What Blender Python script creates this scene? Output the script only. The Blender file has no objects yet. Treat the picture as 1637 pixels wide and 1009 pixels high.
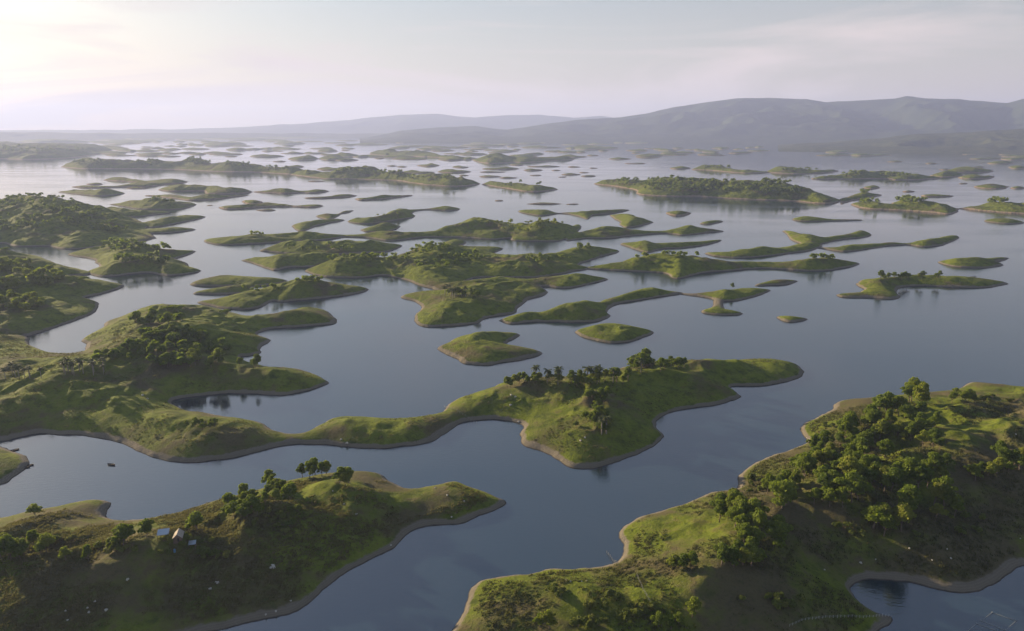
import bpy, math, random
import numpy as np
from mathutils import Vector, Matrix
random.seed(7); rng = np.random.default_rng(7)
SC = bpy.context.scene
COL = SC.collection
R = math.radians
# ------------------------------------------------------------------ camera, sky, sun, exposure
CAMH = 140.0; PITCH = R(14.9); FPX = 1127.0; PW, PH = 1637, 1009
cd = bpy.data.cameras.new('camera'); cam = bpy.data.objects.new('camera', cd); COL.objects.link(cam)
cd.sensor_width = 36; cd.lens = 36 * FPX / PW; cd.clip_start = 1; cd.clip_end = 80000
cam.location = (0, 0, CAMH); cam.rotation_euler = (math.pi / 2 - PITCH, 0, 0)
SC.camera = cam
SUN_AZ, SUN_EL = R(-54), R(12.0)          # azimuth from the view axis (+Y), to the left
w = bpy.data.worlds.new('World'); SC.world = w; w.use_nodes = True
nt = w.node_tree; nt.nodes.clear()
sky = nt.nodes.new('ShaderNodeTexSky'); sky.sky_type = 'NISHITA'; sky.sun_disc = False
sky.sun_elevation = SUN_EL; sky.sun_rotation = SUN_AZ
sky.altitude = 100; sky.air_density = 1.2; sky.dust_density = 1.5; sky.ozone_density = 3.0
tc = nt.nodes.new('ShaderNodeTexCoord')
mp = nt.nodes.new('ShaderNodeMapping'); mp.inputs['Scale'].default_value = (1.1, 1.1, 9.0)
mp.inputs['Rotation'].default_value = (0.10, 0.13, 0)
nz = nt.nodes.new('ShaderNodeTexNoise'); nz.inputs['Scale'].default_value = 1.6; nz.inputs['Detail'].default_value = 7
nz.inputs['Roughness'].default_value = 0.55; nz.inputs['Distortion'].default_value = 0.9
rp = nt.nodes.new('ShaderNodeValToRGB'); rp.color_ramp.elements[0].position = 0.50; rp.color_ramp.elements[1].position = 0.74
rp.color_ramp.elements[0].color = (0.0, 0.0, 0.0, 1); rp.color_ramp.elements[1].color = (0.7, 0.7, 0.7, 1)
cm = nt.nodes.new('ShaderNodeMix'); cm.data_type = 'RGBA'; cm.blend_type = 'MIX'
cm.inputs['B'].default_value = (5.8, 5.1, 4.95, 1)
bg = nt.nodes.new('ShaderNodeBackground'); bg.inputs['Strength'].default_value = 0.066
wo = nt.nodes.new('ShaderNodeOutputWorld')
L = nt.links
L.new(tc.outputs['Generated'], mp.inputs['Vector']); L.new(mp.outputs[0], nz.inputs['Vector'])
L.new(nz.outputs['Fac'], rp.inputs['Fac'])
sz_ = nt.nodes.new('ShaderNodeSeparateXYZ'); L.new(tc.outputs['Generated'], sz_.inputs[0])
def wm(op, a, b):                              # the thin veil of high cloud thickens towards the horizon
    q = nt.nodes.new('ShaderNodeMath'); q.operation = op
    for i_, s_ in ((0, a), (1, b)):
        if hasattr(s_, 'links'): L.new(s_, q.inputs[i_])
        else: q.inputs[i_].default_value = s_
    return q.outputs[0]
veil = wm('ADD', wm('MULTIPLY', wm('POWER', 0.008, wm('MAXIMUM', sz_.outputs['Z'], 0.0)), 0.85), wm('MULTIPLY', rp.outputs['Color'], wm('POWER', 0.2, wm('MAXIMUM', sz_.outputs['Z'], 0.0))))
veil = wm('MINIMUM', veil, 1.0)
L.new(veil, cm.inputs['Factor'])
L.new(sky.outputs[0], cm.inputs['A']); L.new(cm.outputs['Result'], bg.inputs['Color']); L.new(bg.outputs[0], wo.inputs[0])
sd_ = bpy.data.lights.new('sun', 'SUN'); sun = bpy.data.objects.new('sun', sd_); COL.objects.link(sun)
sd_.energy = 5.0; sd_.angle = R(0.6); sd_.color = (1.0, 0.79, 0.50)
sdir = Vector((math.sin(SUN_AZ) * math.cos(SUN_EL), math.cos(SUN_AZ) * math.cos(SUN_EL), math.sin(SUN_EL)))
sun.rotation_euler = sdir.to_track_quat('Z', 'Y').to_euler(); sun.location = (0, 0, 800)
vs = SC.view_settings; vs.view_transform = 'Standard'; vs.look = 'None'; vs.gamma = 1.0; vs.use_curve_mapping = False
vs.exposure = 1.12
SC.cycles.use_denoising = True; SC.cycles.max_bounces = 6; SC.cycles.volume_bounces = 1
SC.cycles.transparent_max_bounces = 8
HAZE_DENSITY = 8.5e-5; HAZE_G = 0.22; HAZE_COL = (0.54, 0.63, 1.0)

# ------------------------------------------------------------------ projection helpers
CP, SP = math.cos(PITCH), math.sin(PITCH)
def ray(u, v):
    x = (u - PW / 2) / FPX; y = (PH / 2 - v) / FPX
    d = np.array([x, CP + y * SP, -SP + y * CP]); return d / np.linalg.norm(d)
def at(u, v, z=0.0):
    d = ray(u, v); dz = min(d[2], -0.004)
    t = (z - CAMH) / dz
    return np.array([d[0] * t, d[1] * t])
def mpp(v):                                  # metres per photograph pixel on the water at row v
    p = at(PW / 2, v); return math.hypot(p[1], CAMH) / FPX

# ------------------------------------------------------------------ noise
def vnoise(x, y, seed=0):
    xi = np.floor(x).astype(np.int64); yi = np.floor(y).astype(np.int64)
    fx = x - xi; fy = y - yi
    fx = fx * fx * (3 - 2 * fx); fy = fy * fy * (3 - 2 * fy)
    def hsh(a, b):
        n = (a * 374761393 + b * 668265263 + seed * 974634757) & 0x7fffffff
        n = ((n ^ (n >> 13)) * 1274126177) & 0x7fffffff
        return ((n ^ (n >> 16)) & 0xffff) / 65535.0 * 2 - 1
    a = hsh(xi, yi); b = hsh(xi + 1, yi); c = hsh(xi, yi + 1); d = hsh(xi + 1, yi + 1)
    return (a * (1 - fx) + b * fx) * (1 - fy) + (c * (1 - fx) + d * fx) * fy
def fbm(x, y, sc, oct=4, seed=0):
    s = np.zeros_like(x); a = 1.0; f = 1.0 / sc; tot = 0
    for o in range(oct):
        s += a * vnoise(x * f + 17.3 * o, y * f - 9.1 * o, seed + o); tot += a; a *= 0.5; f *= 2.03
    return s / tot

# ------------------------------------------------------------------ materials
def mat(name):
    m = bpy.data.materials.new(name); m.use_nodes = True
    n = m.node_tree.nodes; b = n['Principled BSDF']
    return m, m.node_tree, b
def plain(name, col, rough=0.8, var=0.12, scale=3.0, metal=0.0):
    m, t, b = mat(name)
    tcn = t.nodes.new('ShaderNodeTexCoord'); z = t.nodes.new('ShaderNodeTexNoise')
    z.inputs['Scale'].default_value = scale; z.inputs['Detail'].default_value = 4
    mx = t.nodes.new('ShaderNodeMix'); mx.data_type = 'RGBA'
    mx.inputs['A'].default_value = tuple(c * (1 - var * 2) for c in col) + (1,)
    mx.inputs['B'].default_value = tuple(min(1, c * (1 + var * 2)) for c in col) + (1,)
    t.links.new(tcn.outputs['Object'], z.inputs['Vector']); t.links.new(z.outputs['Fac'], mx.inputs['Factor'])
    t.links.new(mx.outputs['Result'], b.inputs['Base Color'])
    b.inputs['Roughness'].default_value = rough; b.inputs['Metallic'].default_value = metal
    return m
def ramp(t, stops):
    r = t.nodes.new('ShaderNodeValToRGB'); e = r.color_ramp.elements
    e[0].position, e[0].color = stops[0][0], tuple(stops[0][1]) + (1,)
    e[1].position, e[1].color = stops[-1][0], tuple(stops[-1][1]) + (1,)
    for p, c in stops[1:-1]:
        k = e.new(p); k.color = tuple(c) + (1,)
    return r
def noise(t, src, scale, detail=5, rough=0.55, dist=0.0):
    z = t.nodes.new('ShaderNodeTexNoise'); z.inputs['Scale'].default_value = scale
    z.inputs['Detail'].default_value = detail; z.inputs['Roughness'].default_value = rough; z.inputs['Distortion'].default_value = dist
    t.links.new(src, z.inputs['Vector']); return z.outputs['Fac']
def mixc(t, fac, a, b):
    m = t.nodes.new('ShaderNodeMix'); m.data_type = 'RGBA'
    for s, i in ((fac, 'Factor'), (a, 'A'), (b, 'B')):
        if hasattr(s, 'links'): t.links.new(s, m.inputs[i])
        else: m.inputs[i].default_value = s if i == 'Factor' else tuple(s) + (1,)
    return m.outputs['Result']
def math_(t, op, a, b=0.0, clamp=False):
    m = t.nodes.new('ShaderNodeMath'); m.operation = op; m.use_clamp = clamp
    for s, i in ((a, 0), (b, 1)):
        if hasattr(s, 'links'): t.links.new(s, m.inputs[i])
        else: m.inputs[i].default_value = s
    return m.outputs[0]
def land_material(name, band=1.5, dry=0.5, fine=1.0, sand=(0.20, 0.172, 0.128)):
    m, t, b = mat(name)
    g = t.nodes.new('ShaderNodeNewGeometry'); pos = g.outputs['Position']
    sx = t.nodes.new('ShaderNodeSeparateXYZ'); t.links.new(pos, sx.inputs[0]); z = sx.outputs['Z']
    n1 = noise(t, pos, 0.022, 5, 0.6); n2 = noise(t, pos, 0.16, 6, 0.65); n3 = noise(t, pos, 0.9 * fine, 5, 0.7)
    g1 = ramp(t, [(0.30, (0.052, 0.070, 0.012)), (0.52, (0.142, 0.176, 0.016)), (0.75, (0.200, 0.205, 0.028))])
    t.links.new(n2, g1.inputs['Fac'])
    dryc = ramp(t, [(0.35, (0.075, 0.060, 0.036)), (0.7, (0.150, 0.112, 0.068))]); t.links.new(n3, dryc.inputs['Fac'])
    s = math_(t, 'ADD', math_(t, 'MULTIPLY', n1, 1.5), math_(t, 'MULTIPLY', n2, 0.7))
    f = t.nodes.new('ShaderNodeMapRange'); f.inputs['From Min'].default_value = 1.22 - 0.12 * dry; f.inputs['From Max'].default_value = 1.42 - 0.12 * dry
    t.links.new(s, f.inputs['Value'])
    c = mixc(t, math_(t, 'MULTIPLY', f.outputs[0], 0.85), g1.outputs[0], dryc.outputs[0])
    dk = t.nodes.new('ShaderNodeMapRange'); dk.inputs['From Min'].default_value = 0.52; dk.inputs['From Max'].default_value = 0.72
    t.links.new(n3, dk.inputs['Value'])
    c = mixc(t, math_(t, 'MULTIPLY', dk.outputs[0], 0.55), c, (0.045, 0.062, 0.016))
    # the bare drawdown bank above the waterline
    zz = math_(t, 'ADD', z, math_(t, 'MULTIPLY', math_(t, 'SUBTRACT', n2, 0.5), -band * 1.1))
    zz = math_(t, 'ADD', zz, math_(t, 'MULTIPLY', math_(t, 'SUBTRACT', n1, 0.5), -band * 1.6))
    bf = t.nodes.new('ShaderNodeMapRange'); bf.inputs['From Min'].default_value = band * 0.88; bf.inputs['From Max'].default_value = band * 1.12
    t.links.new(zz, bf.inputs['Value'])
    wv = t.nodes.new('ShaderNodeTexWave'); wv.bands_direction = 'Z'; wv.inputs['Scale'].default_value = 1.1 / band
    wv.inputs['Distortion'].default_value = 2.0; wv.inputs['Detail Scale'].default_value = 0.6; t.links.new(pos, wv.inputs['Vector'])
    sd1 = mixc(t, math_(t, 'MULTIPLY', wv.outputs['Fac'], 0.45), sand, tuple(q * 0.62 for q in sand))
    sd1 = mixc(t, math_(t, 'MULTIPLY', n3, 0.5), sd1, tuple(q * 1.15 for q in sand))
    wet = t.nodes.new('ShaderNodeMapRange'); wet.inputs['From Min'].default_value = 0.05; wet.inputs['From Max'].default_value = 0.32
    t.links.new(z, wet.inputs['Value'])
    sd2 = mixc(t, wet.outputs[0], (0.055, 0.045, 0.035), sd1)
    c = mixc(t, bf.outputs[0], sd2, c)
    t.links.new(c, b.inputs['Base Color'])
    b.inputs['Roughness'].default_value = 0.95; b.inputs['Specular IOR Level'].default_value = 0.12
    bp = t.nodes.new('ShaderNodeBump'); bp.inputs['Strength'].default_value = 0.8; bp.inputs['Distance'].default_value = 0.9 / fine
    hh = math_(t, 'ADD', n3, math_(t, 'MULTIPLY', n2, 1.2)); t.links.new(hh, bp.inputs['Height']); t.links.new(bp.outputs[0], b.inputs['Normal'])
    return m
M_LAND = land_material('hill_grass', 1.45, 1.1, 1.0)
M_BROWN = land_material('dry_hill', 1.45, 1.75, 1.0)
M_MID = land_material('island_grass', 1.4, 0.7, 0.5)
M_FAR = land_material('far_island_grass', 2.2, 0.6, 0.12, (0.30, 0.235, 0.17))
def leaf_material(name, dark, light, trans=0.3):
    m, t, b = mat(name)
    oi = t.nodes.new('ShaderNodeObjectInfo'); g = t.nodes.new('ShaderNodeNewGeometry')
    f = math_(t, 'ADD', math_(t, 'MULTIPLY', oi.outputs['Random'], 0.55), math_(t, 'MULTIPLY', g.outputs['Random Per Island'], 0.45))
    c = mixc(t, f, dark, light)
    oy = t.nodes.new('ShaderNodeMapRange'); oy.inputs['From Min'].default_value = 0.78; oy.inputs['From Max'].default_value = 0.95; t.links.new(oi.outputs['Random'], oy.inputs['Value'])
    c = mixc(t, math_(t, 'MULTIPLY', oy.outputs[0], 0.6), c, (light[0] * 1.05, light[1] * 0.80, light[2] * 1.4))
    t.links.new(c, b.inputs['Base Color']); b.inputs['Roughness'].default_value = 0.7; b.inputs['Specular IOR Level'].default_value = 0.25
    tr = t.nodes.new('ShaderNodeBsdfTranslucent'); c2 = mixc(t, f, tuple(q * 1.3 for q in dark), tuple(q * 1.3 for q in light)); t.links.new(c2, tr.inputs['Color'])
    ms = t.nodes.new('ShaderNodeMixShader'); ms.inputs[0].default_value = trans
    t.links.new(b.outputs[0], ms.inputs[1]); t.links.new(tr.outputs[0], ms.inputs[2]); t.links.new(ms.outputs[0], t.nodes['Material Output'].inputs[0])
    return m
M_LEAF = leaf_material('tree_leaf', (0.065, 0.110, 0.010), (0.215, 0.265, 0.022), 0.48)
M_BUSH = leaf_material('bush_leaf', (0.075, 0.110, 0.016), (0.190, 0.210, 0.032), 0.4)
M_PALM = leaf_material('palm_leaf', (0.040, 0.062, 0.016), (0.085, 0.105, 0.028), 0.25)
M_TUFT = leaf_material('dry_tuft', (0.050, 0.062, 0.016), (0.150, 0.140, 0.045), 0.3)
M_BARK = plain('bark', (0.17, 0.13, 0.09), 0.9)
M_PALMBARK = plain('palm_bark', (0.26, 0.23, 0.19), 0.9)
M_ROCK = plain('pale_rock', (0.50, 0.47, 0.40), 0.9, 0.1)
M_WOOD = plain('weathered_wood', (0.20, 0.15, 0.10), 0.85)
M_DARKWOOD = plain('tarred_wood', (0.030, 0.026, 0.022), 0.6)
M_TIN = plain('zinc_sheet', (0.52, 0.57, 0.62), 0.38, 0.06, 2.0, 0.55)
M_THATCH = plain('board_wall', (0.17, 0.12, 0.085), 0.9)
M_STRAW = plain('thatch', (0.40, 0.34, 0.27), 0.9)
M_PIPE = plain('float_pipe', (0.27, 0.29, 0.29), 0.6)
M_BLUE = plain('blue_plastic', (0.12, 0.25, 0.40), 0.5)

# ------------------------------------------------------------------ mesh helpers
def mesh_obj(name, verts, faces, material, parent=None, smooth=True, link=True):
    me = bpy.data.meshes.new(name)
    if isinstance(verts, np.ndarray) and isinstance(faces, np.ndarray):
        nv, nf, k = len(verts), len(faces), faces.shape[1]
        me.vertices.add(nv); me.vertices.foreach_set('co', verts.astype(np.float32).ravel())
        me.loops.add(nf * k); me.loops.foreach_set('vertex_index', faces.astype(np.int32).ravel())
        me.polygons.add(nf); me.polygons.foreach_set('loop_start', np.arange(0, nf * k, k, dtype=np.int32))
        me.update(calc_edges=True)
    else:
        me.from_pydata([tuple(v) for v in verts], [], faces); me.update()
    if smooth and len(me.polygons): me.polygons.foreach_set('use_smooth', np.ones(len(me.polygons), dtype=bool))
    me.materials.append(material)
    o = bpy.data.objects.new(name, me)
    if link: COL.objects.link(o)
    if parent is not None: o.parent = parent
    return o
class MB:
    def __init__(s): s.v = []; s.f = []
    def tube(s, pts, rad, n=6, cap=True):
        pts = [Vector(p) for p in pts]; base = len(s.v)
        for i, p in enumerate(pts):
            d = (pts[min(i + 1, len(pts) - 1)] - pts[max(i - 1, 0)]).normalized()
            a = d.orthogonal().normalized() if abs(d.z) > 0.9 else Vector((0, 0, 1)).cross(d).normalized()
            b = d.cross(a)
            for k in range(n):
                an = 2 * math.pi * k / n; s.v.append(p + (a * math.cos(an) + b * math.sin(an)) * rad[i])
        for i in range(len(pts) - 1):
            for k in range(n):
                q = base + i * n; s.f.append((q + k, q + (k + 1) % n, q + n + (k + 1) % n, q + n + k))
        if cap:
            s.f.append(tuple(base + k for k in range(n))[::-1]); e = base + (len(pts) - 1) * n; s.f.append(tuple(e + k for k in range(n)))
        return s
    def box(s, c, d, rz=0.0, tilt=None):
        c = Vector(c); m = Matrix.Rotation(rz, 3, 'Z')
        if tilt: m = m @ Matrix.Rotation(tilt[1], 3, tilt[0])
        q = len(s.v)
        for x, y, z in ((-1, -1, -1), (1, -1, -1), (1, 1, -1), (-1, 1, -1), (-1, -1, 1), (1, -1, 1), (1, 1, 1), (-1, 1, 1)):
            s.v.append(c + m @ Vector((x * d[0] / 2, y * d[1] / 2, z * d[2] / 2)))
        s.f += [tuple(q + i for i in f) for f in ((3, 2, 1, 0), (4, 5, 6, 7), (0, 1, 5, 4), (1, 2, 6, 5), (2, 3, 7, 6), (3, 0, 4, 7))]
        return s
    def obj(s, name, material, parent=None, smooth=False): return mesh_obj(name, s.v, s.f, material, parent, smooth)
def tag(o, label=None, cat=None, group=None, kind=None):
    for k, x in (('label', label), ('category', cat), ('group', group), ('kind', kind)):
        if x: o[k] = x
    return o
def empty(name, loc, rz=0.0, sc=1.0):
    o = bpy.data.objects.new(name, None); COL.objects.link(o); o.location = loc; o.rotation_euler = (0, 0, rz); o.scale = (sc,) * 3
    o.empty_display_size = 0.5; return o

# ------------------------------------------------------------------ islands
def catmull(P, n=4):
    P = np.array(P); out = []
    for i in range(len(P)):
        p0, p1, p2, p3 = P[i - 1], P[i], P[(i + 1) % len(P)], P[(i + 2) % len(P)]
        for k in range(n):
            t = k / n
            out.append(0.5 * (2 * p1 + (p2 - p0) * t + (2 * p0 - 5 * p1 + 4 * p2 - p3) * t * t + (3 * p1 - p0 - 3 * p2 + p3) * t ** 3))
    return np.array(out)
def sdist(X, Y, P):
    d2 = np.full(X.shape, 1e18); ins = np.zeros(X.shape, bool)
    A = P; B = np.roll(P, -1, axis=0)
    for (ax, ay), (bx, by) in zip(A, B):
        ex, ey = bx - ax, by - ay; l2 = ex * ex + ey * ey + 1e-12
        t = np.clip(((X - ax) * ex + (Y - ay) * ey) / l2, 0, 1)
        dx = X - ax - t * ex; dy = Y - ay - t * ey
        np.minimum(d2, dx * dx + dy * dy, out=d2)
        if ay != by:
            c = ((ay > Y) != (by > Y)) & (X < ex * (Y - ay) / (by - ay) + ax); ins ^= c
    d = np.sqrt(d2); return np.where(ins, d, -d)
def ridge(u, v, h):
    """a skyline point h metres up: its ground point and the waterline hidden behind it"""
    p = at(u, v, h); d = ray(u, v); dh = d[:2] / np.hypot(*d[:2]); tn = -d[2] / np.hypot(d[0], d[1])
    back = min(h / max(tn, 0.01), 2.6 * h)
    return p, p + dh * back
class Lobe:
    def __init__(s, poly, ctl=(), slope=0.5, sub=4):
        shore = []; C = []
        for q in poly:
            if len(q) == 3 and q[2] > 0:
                p, bk = ridge(*q); shore.append(bk); C.append((p[0], p[1], q[2]))
            else: shore.append(at(q[0], q[1]))
        for q in ctl:
            p = at(*q); C.append((p[0], p[1], q[2]))
        s.P = catmull(shore, sub); s.C = np.array(C) if C else np.zeros((0, 3)); s.s = slope
        if len(s.C):
            sdc = sdist(s.C[:, 0], s.C[:, 1], s.P)
            k = 1 - np.exp(-s.s * np.maximum(sdc, 0.5) / s.C[:, 2]); s.C[:, 2] /= np.maximum(k, 0.45)
    def height(s, X, Y, wob, seed):
        sd = sdist(X, Y, s.P) + wob
        if len(s.C):
            wsum = np.zeros(X.shape); hs = np.zeros(X.shape)
            for cx, cy, ch in s.C:
                q = 1.0 / (((X - cx) ** 2 + (Y - cy) ** 2) + 30.0) ** 1.25; wsum += q; hs += q * ch
            H = hs / wsum
        else: H = np.full(X.shape, 3.0)
        H = np.maximum(H, 0.6)
        return np.where(sd > 0, H * (1 - np.exp(-s.s * np.maximum(sd, 0) / H)), 0.35 * sd)
def lens(top, bot, k=0.58, hmax=22.0, slope=0.45):
    """an island seen side-on: its skyline and its near waterline, both left to right"""
    bu = [b[0] for b in bot]; bv = [b[1] for b in bot]
    if bu[0] > top[0][0]: bu = [top[0][0]] + bu; bv = [top[0][1]] + bv
    if bu[-1] < top[-1][0]: bu = bu + [top[-1][0]]; bv = bv + [top[-1][1]]
    poly = []
    for u, v in top:
        b = np.interp(u, bu, bv); t = max(0.0, b - v); h = min(hmax, k * t * mpp(b))
        poly.append((u, v, h) if h > 0.35 else (u, v))
    poly += [tuple(b) for b in reversed(bot)]
    return Lobe(poly, slope=slope)
def box_blur(h, n):
    for ax in (0, 1):
        p = np.pad(h, [(n, n) if a == ax else (0, 0) for a in (0, 1)], mode='edge')
        c = np.cumsum(p, axis=ax); c = np.concatenate([np.zeros_like(np.take(c, [0], ax)), c], axis=ax)
        m = h.shape[ax]; h = (np.take(c, np.arange(2 * n + 1, 2 * n + 1 + m), ax) - np.take(c, np.arange(m), ax)) / (2 * n + 1)
    return h
LANDS = {}
class Land:
    def __init__(s, key, lobes, material, cellpx=2.2, name='island', rough=1.0, blur=3.0, seed=None):
        s.seed = seed if seed is not None else len(LANDS) * 7 + 3
        allp = np.concatenate([l.P for l in lobes]); lo = allp.min(0); hi = allp.max(0)
        near = max(150.0, lo[1]); s.c = max(0.75, near / FPX * cellpx)
        mg = 5 * s.c + 3
        s.x0, s.y0 = lo - mg; nx = int((hi[0] - lo[0] + 2 * mg) / s.c) + 2; ny = int((hi[1] - lo[1] + 2 * mg) / s.c) + 2
        while nx * ny > 420000: s.c *= 1.15; nx = int((hi[0] - lo[0] + 2 * mg) / s.c) + 2; ny = int((hi[1] - lo[1] + 2 * mg) / s.c) + 2
        xs = s.x0 + np.arange(nx) * s.c; ys = s.y0 + np.arange(ny) * s.c
        X, Y = np.meshgrid(xs, ys)
        sc = max(6.0, near * 0.03)
        wob = fbm(X, Y, sc, 3, s.seed) * sc * 0.15
        h = None
        for l in lobes:
            a = l.height(X, Y, wob, s.seed)
            if h is None: h = a
            else:
                h = np.maximum(a, h)
        n = max(1, int(round(blur / s.c)))
        hb = box_blur(box_blur(h, n), n); wgt = np.clip(h / 2.0, 0, 1); h = h * (1 - wgt) + hb * wgt
        bank = 0.75 * (1 - np.exp(-np.maximum(h, 0) / 0.35)); up = np.clip(h / 4.0, 0, 1)
        kn = 24.0 + near * 0.022
        h = h + bank + np.clip((h - 1.2) / 4, 0, 1) * rough * np.clip(h, 0, 16) * (0.54 * fbm(X, Y, kn, 2, s.seed + 20) + 0.34 * (0.35 - np.abs(fbm(X, Y, kn * 0.6, 3, s.seed + 33)) * 1.6))
        h = h + up * rough * (fbm(X, Y, sc * 2.2, 4, s.seed + 50) * 0.12 * np.clip(h, 0, 14) + fbm(X, Y, max(5.0, s.c * 3), 3, s.seed + 90) * 0.32)
        s.h = h; s.nx, s.ny = nx, ny; s.name = name; s.mat = material
        keep = np.maximum(np.maximum(h[:-1, :-1], h[1:, :-1]), np.maximum(h[:-1, 1:], h[1:, 1:])) > -0.5
        jj, ii = np.nonzero(keep); q = jj * nx + ii
        F = np.stack([q, q + 1, q + 1 + nx, q + nx], 1)
        used, inv = np.unique(F, return_inverse=True); F = inv.reshape(F.shape)
        V = np.stack([X.ravel()[used], Y.ravel()[used], h.ravel()[used]], 1)
        s.obj = tag(mesh_obj(name, V, F, material), kind='structure')
        LANDS[key] = s
    def z(s, x, y):
        fx = np.clip((np.asarray(x) - s.x0) / s.c, 0, s.nx - 1.001); fy = np.clip((np.asarray(y) - s.y0) / s.c, 0, s.ny - 1.001)
        i = fx.astype(int); j = fy.astype(int); a = fx - i; b = fy - j; h = s.h
        return (h[j, i] * (1 - a) + h[j, i + 1] * a) * (1 - b) + (h[j + 1, i] * (1 - a) + h[j + 1, i + 1] * a) * b
    def hit(s, u, v):
        """where the sight line through a photograph pixel meets this land"""
        d = ray(u, v); t0 = (45 - CAMH) / min(d[2], -1e-3); t1 = (-0.2 - CAMH) / min(d[2], -1e-3)
        t = np.linspace(t0, t1, 700); x = d[0] * t; y = d[1] * t; zz = CAMH + d[2] * t
        ins = (x > s.x0) & (x < s.x0 + (s.nx - 1) * s.c) & (y > s.y0) & (y < s.y0 + (s.ny - 1) * s.c)
        g = np.where(ins, s.z(x, y), -9); k = np.nonzero((zz <= g) & (g > 0.15))[0]
        if not len(k): return None
        k = k[0]; return np.array([x[k], y[k], g[k]])

# the near wooded hill at the right
Land('right', [Lobe([(742,980),(749,960),(755,941),(778,926),(820,920),(855,916),(881,911),(930,910),(969,905),(992,892),(997,872),(989,858),(992,848),(1012,833),(1048,820),(1084,809),(1113,797),(1146,786),(1181,781),(1183,758),(1217,735),(1256,722),(1289,709),(1284,696),(1280,682),(1312,665),(1331,656),(1336,646),(1350,640),(1391,637),(1440,632),(1490,628),(1528,624),(1547,614),(1563,613),(1626,620),(1700,622),(1850,640),(1960,760),(1850,880),(1720,890),(1637,905),(1615,918),(1585,938),(1553,947),(1510,944),(1465,933),(1400,926),(1373,931),(1360,944),(1377,967),(1409,983),(1426,988),(1422,1000),(1400,1010),(1330,1050),(1150,1080),(950,1080),(780,1060),(700,1035),(720,1009)],
     [(860,960,4),(980,985,9),(1080,985,8),(1020,930,6),(1090,865,9),(1180,810,13),(1270,755,17),(1350,705,20),(1440,645,22),(1500,640,18),(1590,632,7),(1600,735,13),(1637,745,13),(1540,690,10),(1430,810,12),(1330,820,11),(1250,900,7),(1400,890,5),(1550,890,6),(1200,970,6),(1300,960,4),(1310,680,5),(1230,755,7),(1330,655,4)], 0.40)], M_BROWN, 2.6, rough=0.75)
# the near hill at the left, with the hut
Land('hut', [Lobe([(0,830),(46,819),(95,810),(143,801),(176,803),(168,823),(176,831),(209,833),(244,830),(293,819),(342,802),(378,794),(410,785),(460,770),(510,760),(556,756),(583,754),(609,759),(622,770),(641,779),(661,782),(693,777),(713,773),(733,772),(759,781),(785,791),(808,802),(799,814),(768,823),(742,836),(713,839),(687,840),(661,848),(641,863),(628,877),(596,894),(556,913),(524,938),(498,964),(465,982),(433,988),(400,995),(346,1008),(250,1030),(0,1075),(-200,1060),(-260,940),(-150,850)],
     [(60,826,4),(130,815,3),(90,855,4),(30,885,11),(130,882,11),(210,866,12),(285,850,14),(345,825,15),(400,800,16),(455,775,17),(505,762,17),(560,768,11),(600,775,8),(660,800,5.5),(720,795,5),(760,795,3.5),(600,840,8),(450,900,7),(300,960,5),(100,960,7),(-60,900,12)], 0.40)], M_BROWN, 2.6)
Land('landing', [Lobe([(0,714),(20,722),(42,730),(47,739),(36,752),(16,766),(0,775),(-120,800),(-170,740),(-90,690)], [(-40,736,6),(-90,745,7),(10,740,2.5)], 0.35)], M_LAND)
# the long landmass through the middle
Land('middle', [Lobe([(35,537),(48,551),(79,564),(117,567),(136,561),(138,551),(132,543),(166,524),(168,516),(197,508),(213,502),(250,497),(289,493),(336,492),(370,500),(400,507),(448,505),(470,497),(492,493),(520,497),(533,507),(539,515),(527,519),(479,523),(432,527),(411,535),(433,544),(419,553),(416,559),(419,564),(400,569),(384,571),(400,580),(430,588),(448,590),(479,592),(505,600),(525,611),(520,616),(489,626),(457,632),(420,631),(349,630),(279,640),(282,651),(305,658),(335,662),(368,668),(400,672),(419,679),(448,692),(467,695),(486,693),(505,684),(527,673),(546,668),(574,668),(616,670),(654,669),(685,666),(705,661),(714,651),(730,639),(749,633),(781,622),(800,614),(830,608),(870,606),(915,604),(960,598),(1000,588),(1040,580),(1085,578),(1136,580),(1181,577),(1220,575),(1249,578),(1274,584),(1286,594),(1277,605),(1249,613),(1217,617),(1171,618),(1177,627),(1185,635),(1165,643),(1133,650),(1101,653),(1070,659),(1051,670),(1047,681),(1062,695),(1059,703),(1028,721),(990,738),(952,748),(940,749),(911,747),(892,735),(863,721),(835,710),(833,694),(838,684),(829,676),(800,672),(781,671),(752,673),(733,680),(711,694),(695,705),(670,711),(628,716),(590,717),(552,715),(511,711),(479,711),(448,714),(419,721),(374,732),(336,738),(305,740),(270,738),(244,731),(222,721),(190,708),(165,702),(133,697),(95,695),(57,694),(19,702),(0,706),(-150,720),(-260,640),(-200,560),(-60,548)],
     [(240,525,13),(300,520,10),(290,550,14),(230,555,13),(400,515,6),(490,498,7),(440,512,5),(380,545,7),(20,590,10),(80,598,10),(150,592,11),(220,580,13),(290,575,13),(340,572,12),(390,578,9),(430,595,9),(480,602,5),(120,640,8),(200,640,8),(60,565,4),(150,560,4),(160,660,4),(250,690,5),(300,685,8),(335,680,9),(370,690,7),(420,700,3),(470,703,1.2),(530,682,5),(570,680,6),(620,684,5.5),(680,683,4.5),(725,668,2.5),(770,645,5),(810,628,9),(860,622,11),(930,618,12),(975,612,12),(1020,600,14),(1050,588,16),(1090,592,12),(1140,590,9),(1200,587,6.5),(1250,592,3),(900,655,7),(950,655,14),(957,690,13),(946,718,9),(870,690,2.5),(885,660,4),(895,700,4),(1010,650,9),(1100,630,6)], 0.40)], M_LAND, 2.4)
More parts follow.
